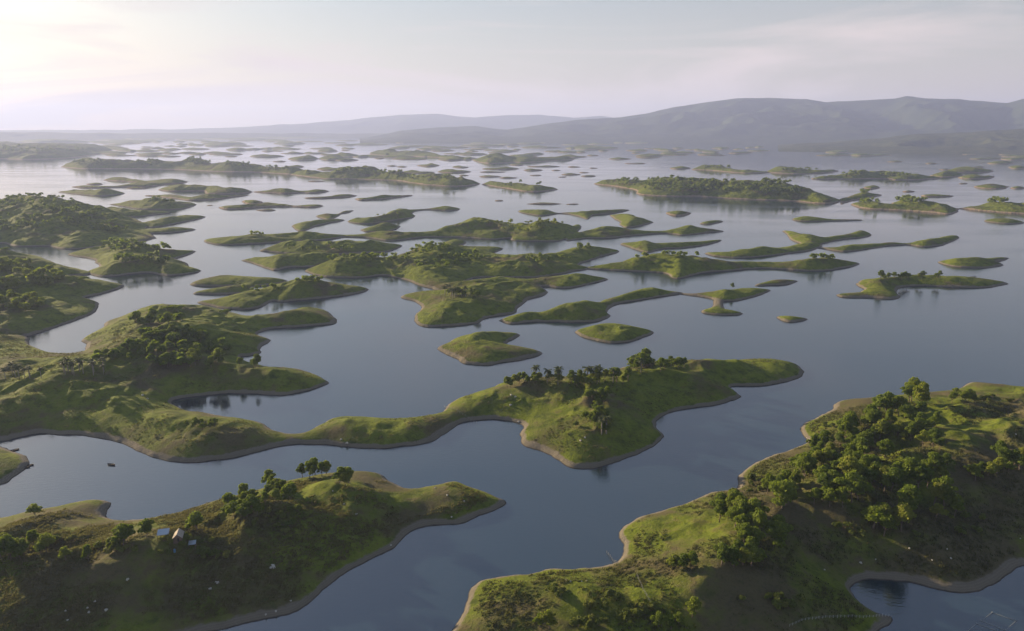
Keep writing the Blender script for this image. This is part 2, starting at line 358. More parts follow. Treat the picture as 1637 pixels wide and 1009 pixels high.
Land('left_wood', [Lobe([(-160,402),(-60,400),(0,403),(44,408),(69,413),(85,420),(105,427),(121,430),(138,434),(150,437),(138,440),(118,440),(103,444),(99,449),(110,452),(121,449),(133,448),(154,449),(180,453),(199,457),(180,465),(154,472),(137,476),(141,479),(156,485),(151,499),(128,510),(108,517),(63,532),(35,540),(-60,556),(-260,560),(-300,450)],
     [(-80,425,17),(0,428,16),(50,436,15),(90,455,11),(40,475,11),(-20,480,13),(110,480,8),(150,458,4.5),(60,510,5)], 0.40)], M_MID)
Land('left_bank', [Lobe([(110,408),(123,401,3),(144,396,6),(159,388,9),(180,381,11),(205,384,11),(226,391,9),(274,395,8),(287,399,5),(312,402),(300,408),(280,415),(300,421),(300,427),(323,433),(295,439),(269,441),(231,437),(180,442),(159,442),(138,436),(159,429),(156,420),(141,413)], [(195,398,13),(215,413,13),(250,418,11),(280,404,6),(265,428,7)], 0.40),
     lens([(-60,300),(0,304),(33,314),(67,307),(90,311),(120,316),(167,322),(187,332),(218,339),(246,378)], [(-60,386),(0,388),(26,394),(77,394),(113,399),(180,392),(226,386),(246,381)], 0.42, 24),
     lens([(97,306),(128,302),(164,303),(200,309)], [(97,308),(150,313),(177,312)]),
     lens([(180,326),(231,319),(256,313),(280,320),(315,327)], [(180,328),(223,334),(251,335),(290,334)]),
     lens([(160,328),(187,330),(218,335),(245,337),(274,340)], [(150,342),(167,348),(213,347),(244,344)]),
     lens([(170,362),(223,356),(256,345),(285,341),(308,343),(330,347)], [(190,366),(231,363),(251,363),(300,354)]),
     lens([(200,370),(231,365),(280,362),(305,365),(310,368)], [(205,374),(221,374),(269,373)])], M_MID)
# ------------------------------------------------------------------ islands in the middle distance
Land('ridge_isle', [Lobe([(487,434),(505,427),(531,420),(551,411,6),(577,404,8),(608,409,8),(628,407,8),(651,397,9),(692,389,9),(720,381,6),(744,386,2.5),(738,396),(764,394,2),(790,394,2.5),(804,398),(790,406),(818,410),(856,407),(872,407,4),(895,398,7),(936,389,9),(959,394,6),(992,402),(959,412),(923,424),(941,429),(921,433),(895,439),(860,444),(800,444),(745,446),(703,462),(659,451),(618,441),(580,444),(544,444),(513,442)],
      [(600,425,9),(680,415,11),(740,412,9),(820,422,8),(890,415,10),(680,430,8),(560,425,8)], 0.40),
     lens([(414,401),(433,393),(462,387),(480,387),(520,385),(546,383),(590,383),(621,387),(644,393)], [(414,401),(428,403),(505,408),(569,406),(621,402)]),
     lens([(390,416),(408,410),(433,407),(480,403),(520,406),(556,408)], [(390,417),(415,426),(438,433),(462,428),(513,426),(556,420)]),
     lens([(628,439),(662,424),(685,419),(723,429),(754,434)], [(628,440),(656,451),(703,462),(754,446)]),
     lens([(700,455),(760,446),(795,437),(826,444),(856,444),(890,438),(921,437),(946,440),(972,447)], [(700,465),(780,470),(856,459),(908,461),(946,453)]),
     Lobe([(640,476),(651,471),(673,468),(704,467),(730,462),(760,458),(800,452),(850,450),(874,468),(846,480),(828,493),(823,502),(780,508),(764,518),(758,518),(717,522),(674,522),(663,507),(676,491),(660,481)], [(735,476,12),(765,475,11),(800,470,8),(700,490,6),(850,460,5),(740,500,5)], 0.40),
     lens([(800,511),(832,500),(863,500),(882,491),(927,478),(952,480),(971,475),(1016,461),(1041,459),(1073,465),(1095,469)], [(800,514),(819,519),(857,515),(933,516),(958,513),(974,505),(970,499),(984,488),(1022,480),(1070,473)]),
     lens([(1085,468),(1110,470),(1156,461),(1195,458),(1220,461),(1233,465)], [(1085,470),(1131,476),(1149,482),(1177,481),(1208,474)]),
     lens([(1140,482),(1150,480),(1158,483)], [(1142,494),(1156,494)], 0.1)], M_MID, 2.4)
Land('spit_isle', [lens([(1122,498),(1131,493),(1146,488),(1156,493),(1185,501)], [(1131,502),(1169,504)])], M_MID)
Land('long_isle', [lens([(930,428),(987,419),(1023,409),(1054,408),(1090,404),(1118,406),(1136,412),(1169,416),(1259,417),(1278,415),(1320,410),(1332,414),(1373,422)], [(930,430),(1002,434),(1059,437),(1074,444),(1090,446),(1118,438),(1156,434),(1217,430),(1294,434),(1340,431)], 0.55)], M_MID)
Land('three_lobe', [Lobe([(701,558),(717,548),(742,538),(781,533),(812,533),(830,536),(816,545),(808,551),(832,556),(868,565),(838,575),(800,580),(781,584),(742,582),(727,573)], [(750,550,7),(785,545,7),(770,562,6),(815,566,3)], 0.36)], M_MID)
ISLES = [
 ('twin', [([(1205,457),(1228,448),(1254,446),(1276,450)], [(1228,457),(1259,456)])]),
 ('oval', [([(918,532),(933,523),(958,516),(990,515),(1022,523),(1046,532)], [(930,539),(952,545),(984,549),(1016,544)])]),
 ('dot', [([(1241,507),(1255,505),(1273,506),(1293,511)], [(1250,513),(1268,516)])]),
 ('three_point', [([(306,454),(320,445),(346,439),(382,438),(413,441),(459,449)], [(320,458),(361,458),(420,457)]), ([(311,469),(338,462),(372,456),(410,452)], [(325,471),(364,471),(400,468)]), ([(317,484),(346,477),(390,463),(423,457),(464,449),(480,445),(526,447),(556,453),(590,463)], [(333,489),(364,495),(410,493),(436,481),(454,483),(518,477),(561,472)])]),
 ('leaf', [([(1500,420),(1525,413),(1571,409),(1591,408),(1614,413)], [(1525,427),(1571,429),(1603,424),(1591,420)])]),
 ('flat', [([(1268,350),(1281,346),(1302,347),(1330,350),(1381,352)], [(1278,354),(1345,354)])]),
 ('hook', [([(1250,370),(1258,366),(1273,364),(1286,368),(1312,376),(1348,373),(1360,368),(1371,365),(1386,369)], [(1258,376),(1265,384),(1290,394),(1312,391),(1345,384),(1388,378)]), ([(1126,405),(1156,402),(1195,395),(1215,391),(1233,394),(1259,392),(1268,388),(1289,386),(1312,391)], [(1144,410),(1182,413),(1215,411),(1273,404),(1307,398)])]),
 ('waist', [([(1305,396),(1331,395),(1350,390),(1396,388),(1422,386),(1448,389),(1473,381),(1494,376),(1514,373),(1530,374)], [(1315,398),(1337,402),(1358,403),(1396,397),(1448,392),(1473,395),(1499,394),(1531,383)])]),
 ('east_small', [([(1572,353),(1597,348),(1617,349),(1637,356)], [(1597,357),(1622,358)])]),
 ('wooded', [([(949,294),(974,287),(1002,285),(1041,284),(1080,284),(1113,289),(1146,290),(1182,292),(1215,290),(1241,286),(1267,292),(1286,297),(1332,312)], [(977,298),(1015,304),(1020,311),(1067,314),(1118,315),(1169,318),(1217,320),(1268,322),(1320,326),(1345,323)]), ([(1340,319),(1350,312),(1368,304),(1381,303),(1396,309),(1407,313)], [(1345,327),(1361,322)])]),
 ('knolls', [([(1358,327),(1381,320),(1402,320),(1422,322),(1430,316),(1453,313),(1473,317),(1494,325),(1529,335)], [(1384,334),(1422,336),(1473,339),(1522,343)]), ([(1520,335),(1553,329),(1576,317),(1602,316),(1614,322),(1637,321),(1700,326)], [(1535,334),(1576,338),(1627,342),(1690,342)])]),
 ('cone', [([(1382,300),(1394,295),(1408,300)], [(1388,302),(1400,302)])]),
 ('bar', [([(1473,313),(1495,311),(1515,312),(1525,314)], [(1480,315),(1515,315)])]),
 ('hump', [([(1558,299),(1576,294),(1591,293),(1605,296),(1616,299)], [(1570,301),(1600,302)])]),
 ('upper_row', [([(163,288),(205,284),(238,289),(277,287),(300,291)], [(195,290),(246,293),(280,294)]), ([(114,299),(146,297),(185,297),(218,290),(256,292),(285,291)], [(146,301),(185,300),(246,298),(272,294)])]),
 ('pair', [([(253,303),(277,297),(290,295),(333,296),(359,298),(380,302),(404,307)], [(269,306),(326,306),(333,310),(380,310)]), ([(233,313),(256,311),(282,309),(305,313),(333,310),(359,313),(400,312)], [(240,314),(280,318),(300,321),(333,320),(372,316)])]),
 ('hat', [([(404,307),(428,305),(444,302),(454,299),(464,302),(485,305),(505,303),(526,306)], [(433,309),(454,310),(477,309),(505,309)])]),
 ('slip', [([(485,317),(520,314),(531,312),(556,311),(574,313)], [(518,318),(556,315)])]),
 ('slug', [([(565,318),(582,316),(608,313),(628,313),(651,312),(660,313)], [(574,321),(592,320),(628,317)])]),
 ('drifting', [([(352,332),(367,329),(402,326),(428,322),(449,325),(474,329),(495,327),(515,329)], [(364,335),(402,333),(454,331),(503,332)]), ([(388,322),(402,319),(418,323)], [(395,326),(412,326)])]),
 ('bulb_isle', [([(327,385),(349,379),(382,375),(395,369),(418,369),(431,373),(469,370),(480,367),(505,368),(523,373),(556,376)], [(341,390),(364,392),(410,390),(464,386),(485,386),(520,384),(556,378)]), ([(469,364),(472,356),(495,351),(531,350),(549,351)], [(480,370),(505,362),(526,357),(549,353)]), ([(505,346),(513,342),(531,341),(546,337),(565,337)], [(520,351),(531,350),(544,344)]),
   ([(556,354),(569,348),(595,347),(615,338),(621,333),(644,330),(680,334),(715,330),(738,334)], [(569,357),(595,358),(633,352),(661,347),(659,340),(677,336),(723,337)]), ([(577,368),(585,364),(605,357),(641,362)], [(585,371),(621,370)]),
   ([(545,376),(572,375),(603,369),(633,370),(685,370),(718,361),(722,355),(744,348),(764,345),(780,349),(805,352),(818,355),(846,354),(867,352),(890,353),(908,356),(926,360)], [(545,379),(582,380),(626,385),(685,379),(738,380),(785,383),(815,381),(823,385),(872,386),(895,385),(921,377)]),
   ([(905,372),(923,370),(946,361),(972,359),(1002,363),(1008,367),(1033,369),(1064,368),(1079,363),(1097,359),(1118,361),(1123,365),(1156,370)], [(905,386),(938,381),(977,381),(1023,376),(1067,374),(1092,377),(1131,372)]), ([(974,344),(987,340),(1013,340),(1023,345),(1028,349),(1045,356)], [(979,349),(992,355),(990,359),(1000,364),(1015,363)])]),
 ('bow', [([(828,338),(841,335),(882,336),(890,340),(908,339),(926,338),(936,334),(949,336),(985,334),(1008,336)], [(851,344),(872,345),(895,342),(918,344),(938,351),(951,344),(982,341)])]),
 ('pebble', [([(1066,341),(1085,337),(1105,341)], [(1076,345),(1095,345)])]),
 ('bean', [([(1120,358),(1131,352),(1144,351),(1156,354)], [(1133,359),(1146,357)])]),
 ('ridge_slip', [([(994,390),(1012,387),(1032,385),(1046,387),(1100,386),(1152,384)], [(1000,394),(1030,403),(1042,403),(1060,398),(1100,396),(1135,391)])]),
 ('far_left', [([(-60,232),(0,230),(44,231),(70,233),(101,230),(134,232),(151,234),(181,240)], [(-60,256),(0,254),(50,255),(128,251)])]),
 ('far_band', [([(101,267),(114,257),(141,252),(175,257),(205,259),(235,254),(268,260),(292,254),(326,250),(353,263),(376,255),(403,260),(423,266),(470,268),(490,274)], [(130,270),(168,270),(269,271),(336,274),(420,276),(470,279)])]),
 ('far_bank', [([(465,279),(500,274),(530,274),(550,268),(580,271),(617,269),(641,274),(681,281),(718,281),(748,286),(768,294)], [(490,283),(521,286),(580,287),(631,289),(674,295),(732,298)])]),
 ('far_tail', [([(768,295),(799,290),(826,291),(853,294),(873,298),(893,303)], [(800,300),(816,303),(853,307)])]),
 ('far_row', [([(1107,271),(1130,264),(1166,267),(1187,271),(1229,276)], [(1140,273),(1190,277)]), ([(1225,274),(1254,269),(1289,269),(1307,273),(1321,270),(1342,274)], [(1240,277),(1300,278)]), ([(1303,285),(1335,280),(1359,272),(1388,275),(1412,273),(1448,276),(1465,281),(1507,285)], [(1307,287),(1412,286),(1430,288),(1480,287)])]),
 ('far_peaks', [([(1488,281),(1514,273),(1539,280)], [(1500,283),(1530,283)]), ([(1505,275),(1536,265),(1571,269),(1589,273)], [(1520,276),(1570,276)]), ([(1532,284),(1560,280),(1590,282)], [(1545,286),(1580,286)])]),
 ('cluster_a', [([(753,256),(775,249),(792,247),(820,251),(850,256)], [(770,260),(800,261)]), ([(808,257),(842,252),(870,251),(917,255)], [(830,260),(870,258)])]),
 ('cluster_b', [([(590,245),(610,240),(632,241),(655,244),(672,241),(690,243),(710,248),(735,250),(747,254)], [(610,248),(660,250),(700,252),(725,256)])]),
]
for key, lobes in ISLES:
    vb = max(b[1] for l in lobes for b in l[1])
    Land(key, [lens(t, b) for t, b in lobes], M_MID if vb > 345 else M_FAR, 2.0 if vb > 330 else 1.7, rough=1.0 if vb > 300 else 1.3)
# the scatter of small far islets: (u, v, half width, rise) read off the photograph
TINY = [(o + x / 2.976, 150 + y / 2.976, hw / 2.976, h / 2.976) for o, L_ in ((530, [(460,345,55,14),(620,352,42,11),(800,360,90,11),(590,375,85,17),(960,366,45,9),(885,340,30,7),(1010,348,72,6),(1155,350,35,6),(1245,355,20,4),(1135,386,50,7),(1220,394,35,7),(750,396,50,8),(840,402,45,7),(630,390,25,6),(410,378,80,14),(140,362,60,12),(340,349,32,6),(290,345,25,5),(765,374,60,5),(1065,366,20,4),(975,389,25,3),(1205,376,20,3),(1100,397,25,4),(1445,333,45,4),(250,292,60,18),(60,300,70,20),(140,302,40,10),(70,318,60,9),(230,309,25,6),(340,309,40,7),(580,316,68,12),(1000,258,100,8),(1250,262,120,14),(720,250,110,8),(680,267,60,5),(820,272,60,5),(530,259,70,5),(390,249,70,5),(150,244,120,7),(1600,272,50,10),(800,510,18,4),(1010,526,95,8),(1150,527,36,6),(300,222,170,5),(560,212,170,4)]),
        (0, [(800,270,42,10),(890,283,45,8),(1035,285,70,9),(1180,269,30,6),(1320,274,40,6),(1100,300,30,5),(1270,300,90,10),(1440,314,70,20),(1580,314,65,24),(1400,349,45,7),(1580,362,72,12),(1330,324,30,5),(700,254,30,4),(560,287,30,5),(605,294,16,4),(800,299,60,6),(620,328,60,10),(1530,263,60,7),(1400,280,30,5),(610,232,120,12),(260,233,180,14),(1060,243,110,13),(1380,240,80,13),(900,212,260,6),(1300,212,240,7),(450,432,38,9),(655,452,55,7),(1270,556,0,0),(1000,532,15,4),(1500,418,42,4),(1120,218,120,7),(200,205,220,7),(1500,200,300,7)])) for x, y, hw, h in L_ if hw]
for i in range(70):                                   # the low sandy islets under the right-hand hills
    u = random.uniform(1040, 1700); f = random.random(); v = 236 + f * 14 + max(0, (u - 1400) / 300) * random.uniform(0, 10)
    TINY.append((u, v, random.uniform(5, 20) * (0.6 + f), random.uniform(1.2, 3.2)))
for i in range(260):                                  # thin low islets strewn up to the far shore
    f = random.random(); u = random.uniform(-40, 1040); TINY.append((u, 217 + 34 * f ** 1.5 + (6 if u > 600 else 0), random.uniform(7, 26) * (0.7 + 0.5 * f), random.uniform(1.1, 2.3) * (0.7 + f)))
for u, v, hw, h in ((1540,294,9,2),(1600,262,22,5),(1625,256,26,6),(1630,270,20,7),(1628,302,12,5),(1437,304,0,0),(1455,307,11,2.5),(1560,268,14,2),(1490,262,9,2),(1430,259,12,2),(336,329,6,1.5),(425,337,16,2.5),(1088,270,16,4),(1510,272,8,2),(950,239,32,3)):
    if hw: TINY.append((u, v, hw, h))
for i, (u, v, hw, h) in enumerate(TINY):
    r_ = random.Random(i); pk = r_.uniform(-0.35, 0.35); n = 6 if hw > 14 else 4
    top = [(u - hw + 2 * hw * k / n, v - h * 0.45 - h * 0.75 * max(0.12 * (0 < k < n), math.exp(-((2 * k / n - 1 - pk) / 0.5) ** 2)) * r_.uniform(0.75, 1.1) * (0 < k < n)) for k in range(n + 1)]
    top[0] = (u - hw, v - h * 0.2); top[-1] = (u + hw, v - h * 0.2)
    Land('islet%d' % i, [lens(top, [(u - hw * 0.5, v + h * 0.12 * r_.uniform(0, 1)), (u + hw * 0.4, v + h * 0.12 * r_.uniform(0, 1))], 0.55)], M_FAR, 1.6, name='islet', rough=1.2, seed=900 + i)

# ------------------------------------------------------------------ mountains
def mountain_material(name, a, b_, scale):
    m, t, b = mat(name); g = t.nodes.new('ShaderNodeNewGeometry')
    n1 = noise(t, g.outputs['Position'], scale, 7, 0.65)
    r = ramp(t, [(0.35, a), (0.65, b_)]); t.links.new(n1, r.inputs['Fac']); t.links.new(r.outputs[0], b.inputs['Base Color'])
    b.inputs['Roughness'].default_value = 1.0; b.inputs['Specular IOR Level'].default_value = 0.05
    bp = t.nodes.new('ShaderNodeBump'); bp.inputs['Strength'].default_value = 0.6; bp.inputs['Distance'].default_value = 14
    t.links.new(noise(t, g.outputs['Position'], scale * 5, 5, 0.7), bp.inputs['Height']); t.links.new(bp.outputs[0], b.inputs['Normal'])
    return m
M_MOUNT = mountain_material('mountain_forest', (0.022, 0.036, 0.020), (0.050, 0.065, 0.032), 0.004)
M_HILL = mountain_material('foothill_forest', (0.030, 0.045, 0.018), (0.085, 0.090, 0.038), 0.02)
def mountains(name, sky_line, d0, dr, d1, material, du=5.0, rows=60, amp=0.30, seed=5, spur=900.0):
    us = np.arange(sky_line[0][0], sky_line[-1][0] + 0.1, du)
    vv = np.interp(us, [p[0] for p in sky_line], [p[1] for p in sky_line])
    vv = vv + fbm(us, us * 0, 40, 4, seed) * 1.6
    dirs = [ray(u, v) for u, v in zip(us, vv)]
    D = np.concatenate([np.linspace(d0, dr, rows), np.linspace(dr, d1, 14)[1:]])
    nx, ny = len(us), len(D); V = np.zeros((ny, nx, 3))
    hd = np.array([d[:2] / np.hypot(d[0], d[1]) for d in dirs]); tn = np.array([d[2] / np.hypot(d[0], d[1]) for d in dirs])
    HR = CAMH + tn * dr
    for j, dd in enumerate(D):
        x, y = hd[:, 0] * dd, hd[:, 1] * dd
        q = (dd - d0) / (dr - d0) if dd <= dr else 1 - (dd - dr) / (d1 - dr)
        base = np.clip(q, 0, 1) ** (1.15 if dd <= dr else 0.8)
        rn = 1 - np.abs(fbm(x, y, spur, 4, seed + 3)) * 2.2
        z = HR * base * (1 + amp * 2.2 * (rn - 0.6) * np.sin(math.pi * min(1, max(0, q))) ) 
        lim = CAMH + tn * dd * 0.985
        z = np.where((dd < dr) & (z > lim), lim, z)
        V[j, :, 0], V[j, :, 1], V[j, :, 2] = x, y, np.where(HR < 3, -2, z - (3 if q <= 0 else 0))
    q = (np.arange(ny - 1)[:, None] * nx + np.arange(nx - 1)[None, :]).ravel()
    F = np.stack([q, q + 1, q + 1 + nx, q + nx], 1)
    return tag(mesh_obj(name, V.reshape(-1, 3), F, material), kind='structure')
mountains('mountain', [(575,222),(600,217),(640,208),(700,203),(760,202),(810,207),(850,201),(920,192),(990,188),(1030,182),(1060,175),(1120,165),(1190,157),(1230,157),(1290,158),(1320,163),(1370,162),(1430,157),(1450,153),(1480,158),(1530,158),(1610,165),(1637,158),(1720,160),(1850,170),(2000,185),(2150,205)], 7000, 9300, 11500, M_MOUNT, 4.0, 70, seed=11, spur=750)
mountains('foothills', [(1230,236),(1290,229),(1350,226),(1410,222),(1450,216),(1500,213),(1560,210),(1610,207),(1637,206),(1700,204),(1850,205),(2000,215),(2100,232)], 4700, 6000, 7000, M_HILL, 4.0, 40, seed=23, spur=330)
mountains('distant_hills', [(-500,210),(-300,209),(-100,208),(60,207),(160,208),(280,206),(400,203),(500,196),(560,192),(600,187),(640,184),(700,182),(730,187),(760,188),(800,184),(860,183),(915,188),(960,186),(1000,190),(1200,192),(1500,196),(2100,200)], 13000, 15500, 16800, M_MOUNT, 6.0, 26, seed=31, spur=1500)
mountains('far_shore', [(-500,213),(-200,212),(0,211),(150,213),(330,212),(520,214),(620,213),(800,215)], 10500, 11400, 12200, M_HILL, 6.0, 20, seed=41, spur=400)

# ------------------------------------------------------------------ lake
def water_material():
    m, t, b = mat('lake_water'); g = t.nodes.new('ShaderNodeNewGeometry'); p = g.outputs['Position']
    mpn = t.nodes.new('ShaderNodeMapping'); mpn.inputs['Rotation'].default_value = (0, 0, 0.5); mpn.inputs['Scale'].default_value = (0.55, 1.5, 1)
    t.links.new(p, mpn.inputs['Vector'])
    big = noise(t, p, 0.006, 4, 0.6, 0.6)
    c = mixc(t, big, (0.012, 0.032, 0.052), (0.020, 0.038, 0.044))
    t.links.new(c, b.inputs['Base Color'])
    b.inputs['IOR'].default_value = 2.45; b.inputs['Specular IOR Level'].default_value = 0.5
    pm = t.nodes.new('ShaderNodeMapping'); pm.inputs['Scale'].default_value = (0.004, 0.014, 1); pm.inputs['Rotation'].default_value = (0, 0, 0.15); t.links.new(p, pm.inputs['Vector'])
    wind = noise(t, pm.outputs[0], 1.0, 4, 0.6, 0.5)
    wr = t.nodes.new('ShaderNodeMapRange'); wr.inputs['From Min'].default_value = 0.40; wr.inputs['From Max'].default_value = 0.68
    wr.inputs['To Min'].default_value = 0.03; wr.inputs['To Max'].default_value = 0.11; t.links.new(wind, wr.inputs['Value'])
    t.links.new(wr.outputs[0], b.inputs['Roughness'])
    h = math_(t, 'ADD', noise(t, mpn.outputs[0], 0.55, 3, 0.5), math_(t, 'MULTIPLY', noise(t, mpn.outputs[0], 2.2, 2, 0.5), 0.3))
    bp = t.nodes.new('ShaderNodeBump'); bp.inputs['Distance'].default_value = 0.075
    ws = t.nodes.new('ShaderNodeMapRange'); ws.inputs['From Min'].default_value = 0.38; ws.inputs['From Max'].default_value = 0.66
    ws.inputs['To Min'].default_value = 0.25; ws.inputs['To Max'].default_value = 1.0; t.links.new(wind, ws.inputs['Value'])
    t.links.new(ws.outputs[0], bp.inputs['Strength']); t.links.new(h, bp.inputs['Height']); t.links.new(bp.outputs[0], b.inputs['Normal'])
    return m
XW = 17000.0
lake = mesh_obj('lake', [(-XW, -2500, 0), (XW, -2500, 0), (XW, 17000, 0), (-XW, 17000, 0)], [(0, 1, 2, 3)], water_material(), smooth=False)
tag(lake, kind='structure')
# the hazy air
def haze():
    m = bpy.data.materials.new('haze_air'); m.use_nodes = True; t = m.node_tree; t.nodes.clear()
    o = t.nodes.new('ShaderNodeOutputMaterial'); v = t.nodes.new('ShaderNodeVolumePrincipled')
    v.inputs['Color'].default_value = HAZE_COL + (1,); v.inputs['Density'].default_value = HAZE_DENSITY; v.inputs['Anisotropy'].default_value = HAZE_G
    t.links.new(v.outputs[0], o.inputs['Volume'])
    mb = MB().box((0, 7250, 325), (36000, 20500, 660)); ob = mb.obj('haze', m); tag(ob, kind='stuff'); return ob
haze()

# ------------------------------------------------------------------ vegetation prototypes
def leaf_cloud(lobes, n, size, seed, flat=0.0):
    """n leaf sprays over the surface of a set of (centre, radii) lobes"""
    g = np.random.default_rng(seed); V = []; F = []
    w_ = np.array([l[1][0] * l[1][2] for l in lobes]); w_ = w_ / w_.sum()
    idx = g.choice(len(lobes), n, p=w_)
    d = g.normal(size=(n, 3)); d /= np.linalg.norm(d, axis=1)[:, None]
    low = d[:, 2] < -0.25; d[low, 2] *= -0.6; d /= np.linalg.norm(d, axis=1)[:, None]
    c = np.array([lobes[i][0] for i in idx]); r = np.array([lobes[i][1] for i in idx])
    p = c + d * r * (0.72 + 0.36 * g.random((n, 1)))
    nrm = d + g.normal(size=(n, 3)) * 0.55; nrm /= np.linalg.norm(nrm, axis=1)[:, None]
    t = np.cross(nrm, g.normal(size=(n, 3))); t /= np.linalg.norm(t, axis=1)[:, None] + 1e-9
    b = np.cross(nrm, t); sz = size * (0.6 + 0.8 * g.random((n, 1)))
    V = np.stack([p - t * sz - b * sz * 0.3, p + b * sz * 0.75 - t * sz * 0.1, p + t * sz + b * sz * 0.15, p - b * sz * 0.8 + t * sz * 0.2], 1).reshape(-1, 3)
    return V, np.arange(4 * n).reshape(n, 4)
class Proto: pass
def make_tree(seed, height=8.0, spread=3.4, umbrella=False, n=1500, leaf=0.36, material=None):
    r_ = random.Random(seed); mb = MB()
    lean = Vector((r_.uniform(-.5, .5), r_.uniform(-.5, .5), 0))
    fork = height * (0.45 if umbrella else 0.28)
    mb.tube([(0, 0, -0.6), lean * 0.3 + Vector((0, 0, fork * 0.5)), lean + Vector((0, 0, fork))], [0.26, 0.2, 0.15], 6)
    lobes = []
    k = r_.randint(7, 10)
    for i in range(k):
        a = 2 * math.pi * i / k + r_.uniform(-.4, .4); rr = spread * r_.uniform(0.32, 0.86)
        zz = height * (r_.uniform(0.74, 0.86) if umbrella else r_.uniform(0.40, 0.78))
        c = lean + Vector((math.cos(a) * rr, math.sin(a) * rr, zz)); q = spread * r_.uniform(0.22, 0.44)
        lobes.append((tuple(c), (q, q, q * (0.42 if umbrella else 0.78))))
        if i % 2 == 0: mb.tube([lean + Vector((0, 0, fork * 0.96)), lean + Vector((math.cos(a) * rr * .45, math.sin(a) * rr * .45, (fork + zz) / 2)), c], [0.11, 0.08, 0.03], 5)
    c = lean + Vector((r_.uniform(-.4, .4), r_.uniform(-.4, .4), height * 0.84)); q = spread * 0.5
    lobes.append((tuple(c), (q, q, q * (0.4 if umbrella else 0.8)))); mb.tube([lean + Vector((0, 0, fork * 0.96)), c], [0.12, 0.04], 5)
    if not umbrella: lobes.append((tuple(lean + Vector((0, 0, height * 0.55))), (spread * .6, spread * .6, height * .25)))
    P = Proto(); P.trunk = mesh_obj('trunk', mb.v, mb.f, M_BARK, link=False).data
    V, F = leaf_cloud(lobes, n, leaf, seed); P.crown = mesh_obj('crown', V, F, material or M_LEAF, link=False, smooth=False).data
    return P
TREES = [make_tree(s_, 7.6 + (s_ % 3) * 0.7, 3.0 + (s_ % 4) * 0.35) for s_ in range(8)]
UMBR = [make_tree(40 + s_, 8.0, 6.0, True, 1500, 0.42) for s_ in range(2)]
def make_bush(seed):
    r_ = random.Random(seed); mb = MB(); lobes = []
    for i in range(5):
        a = r_.uniform(0, 6.28); rr = r_.uniform(0.2, 0.8); c = (math.cos(a) * rr, math.sin(a) * rr, r_.uniform(0.5, 1.3)); q = r_.uniform(0.45, 0.8)
        lobes.append((c, (q, q, q * .85))); mb.tube([(0, 0, -0.3), (c[0] * .5, c[1] * .5, c[2] * .5), c], [0.06, 0.045, 0.02], 4)
    P = Proto(); P.trunk = mesh_obj('stem', mb.v, mb.f, M_BARK, link=False).data
    V, F = leaf_cloud(lobes, 320, 0.24, seed + 9); P.crown = mesh_obj('foliage', V, F, M_BUSH, link=False, smooth=False).data; return P
BUSHES = [make_bush(s_) for s_ in range(5)]
def frond_mesh():
    V = []; F = []; n = 9; Lf = 3.0
    for i in range(n):
        t = i / (n - 1); x = Lf * t * (1 - 0.12 * t); z = 0.95 * t - 1.75 * t * t; wd = 0.50 * math.sin(math.pi * min(1, 0.12 + t * 0.88)) ** 0.8 + 0.03
        V += [(x, -wd, z - 0.28 * wd), (x, 0, z), (x, wd, z - 0.28 * wd)]
    for i in range(n - 1):
        q = i * 3; F += [(q, q + 1, q + 4, q + 3), (q + 1, q + 2, q + 5, q + 4)]
    for s in (-1, 1):                       # hanging leaflets that break the outline
        for i in range(1, n - 1):
            q = len(V); x, z = V[i * 3 + 1][0], V[i * 3 + 1][2]; y = s * 0.42
            V += [(x - .1, y * .6, z - .1), (x + .14, y * .6, z - .1), (x + .28, y * 1.75, z - .5)]; F.append((q, q + 1, q + 2))
    return mesh_obj('frond', V, F, M_PALM, link=False, smooth=False).data
FROND = frond_mesh()
def palm_trunk():
    return mesh_obj('trunk', *(lambda m: (m.v, m.f))(MB().tube([(0, 0, -.6), (.06, 0, 2.2), (.02, .04, 4.6), (0, 0, 6.6), (0, 0, 7.5)], [.27, .24, .26, .19, .10], 8)), M_PALMBARK, link=False).data
PTRUNK = palm_trunk()
def child(name, data, parent):
    o = bpy.data.objects.new(name, data); COL.objects.link(o); o.parent = parent; return o
def put_tree(p, proto, sc, label, group, name='broadleaf_tree', cat='tree', parts=('trunk', 'crown')):
    e = empty(name, (p[0], p[1], p[2] - 0.05), random.uniform(0, 6.28), 1.0); e.scale = (sc * random.uniform(.8, 1.2), sc * random.uniform(.8, 1.2), sc * random.uniform(.75, 1.25))
    child(parts[0], proto.trunk, e); child(parts[1], proto.crown, e)
    return tag(e, label, cat, group)
def put_palm(p, sc, label, group):
    e = empty('palm_tree', (p[0], p[1], p[2] - 0.05), random.uniform(0, 6.28), sc); child('trunk', PTRUNK, e)
    for k in range(13):
        f = child('frond', FROND, e); f.location = (0, 0, 7.35); f.rotation_euler = (random.uniform(-.2, .2), (-0.55 if k % 3 == 0 else 0.02 if k % 3 == 1 else 0.35) + random.uniform(-.15, .15), k * 2.399)
        f.scale = (random.uniform(.85, 1.1),) * 3
    return tag(e, label, 'palm', group)
def scatter(land, ells, spacing=2.0):
    out = []; Lh = LANDS[land]
    for (u, v, ru, rv, n) in ells:
        got = 0; tries = 0
        while got < n and tries < n * 14:
            tries += 1; a = random.uniform(0, 6.28); q = math.sqrt(random.random())
            p = Lh.hit(u + ru * q * math.cos(a), v + rv * q * math.sin(a))
            if p is None or p[2] < 1.4: continue
            if any((p[0] - o[0]) ** 2 + (p[1] - o[1]) ** 2 < spacing * spacing for o in out): continue
            out.append(p); got += 1
    return out
def grove(land, ells, label, group, sc=(0.7, 1.2), spacing=2.6, protos=None):
    for p in scatter(land, ells, spacing): put_tree(p, random.choice(protos or TREES), random.uniform(*sc), label, group)
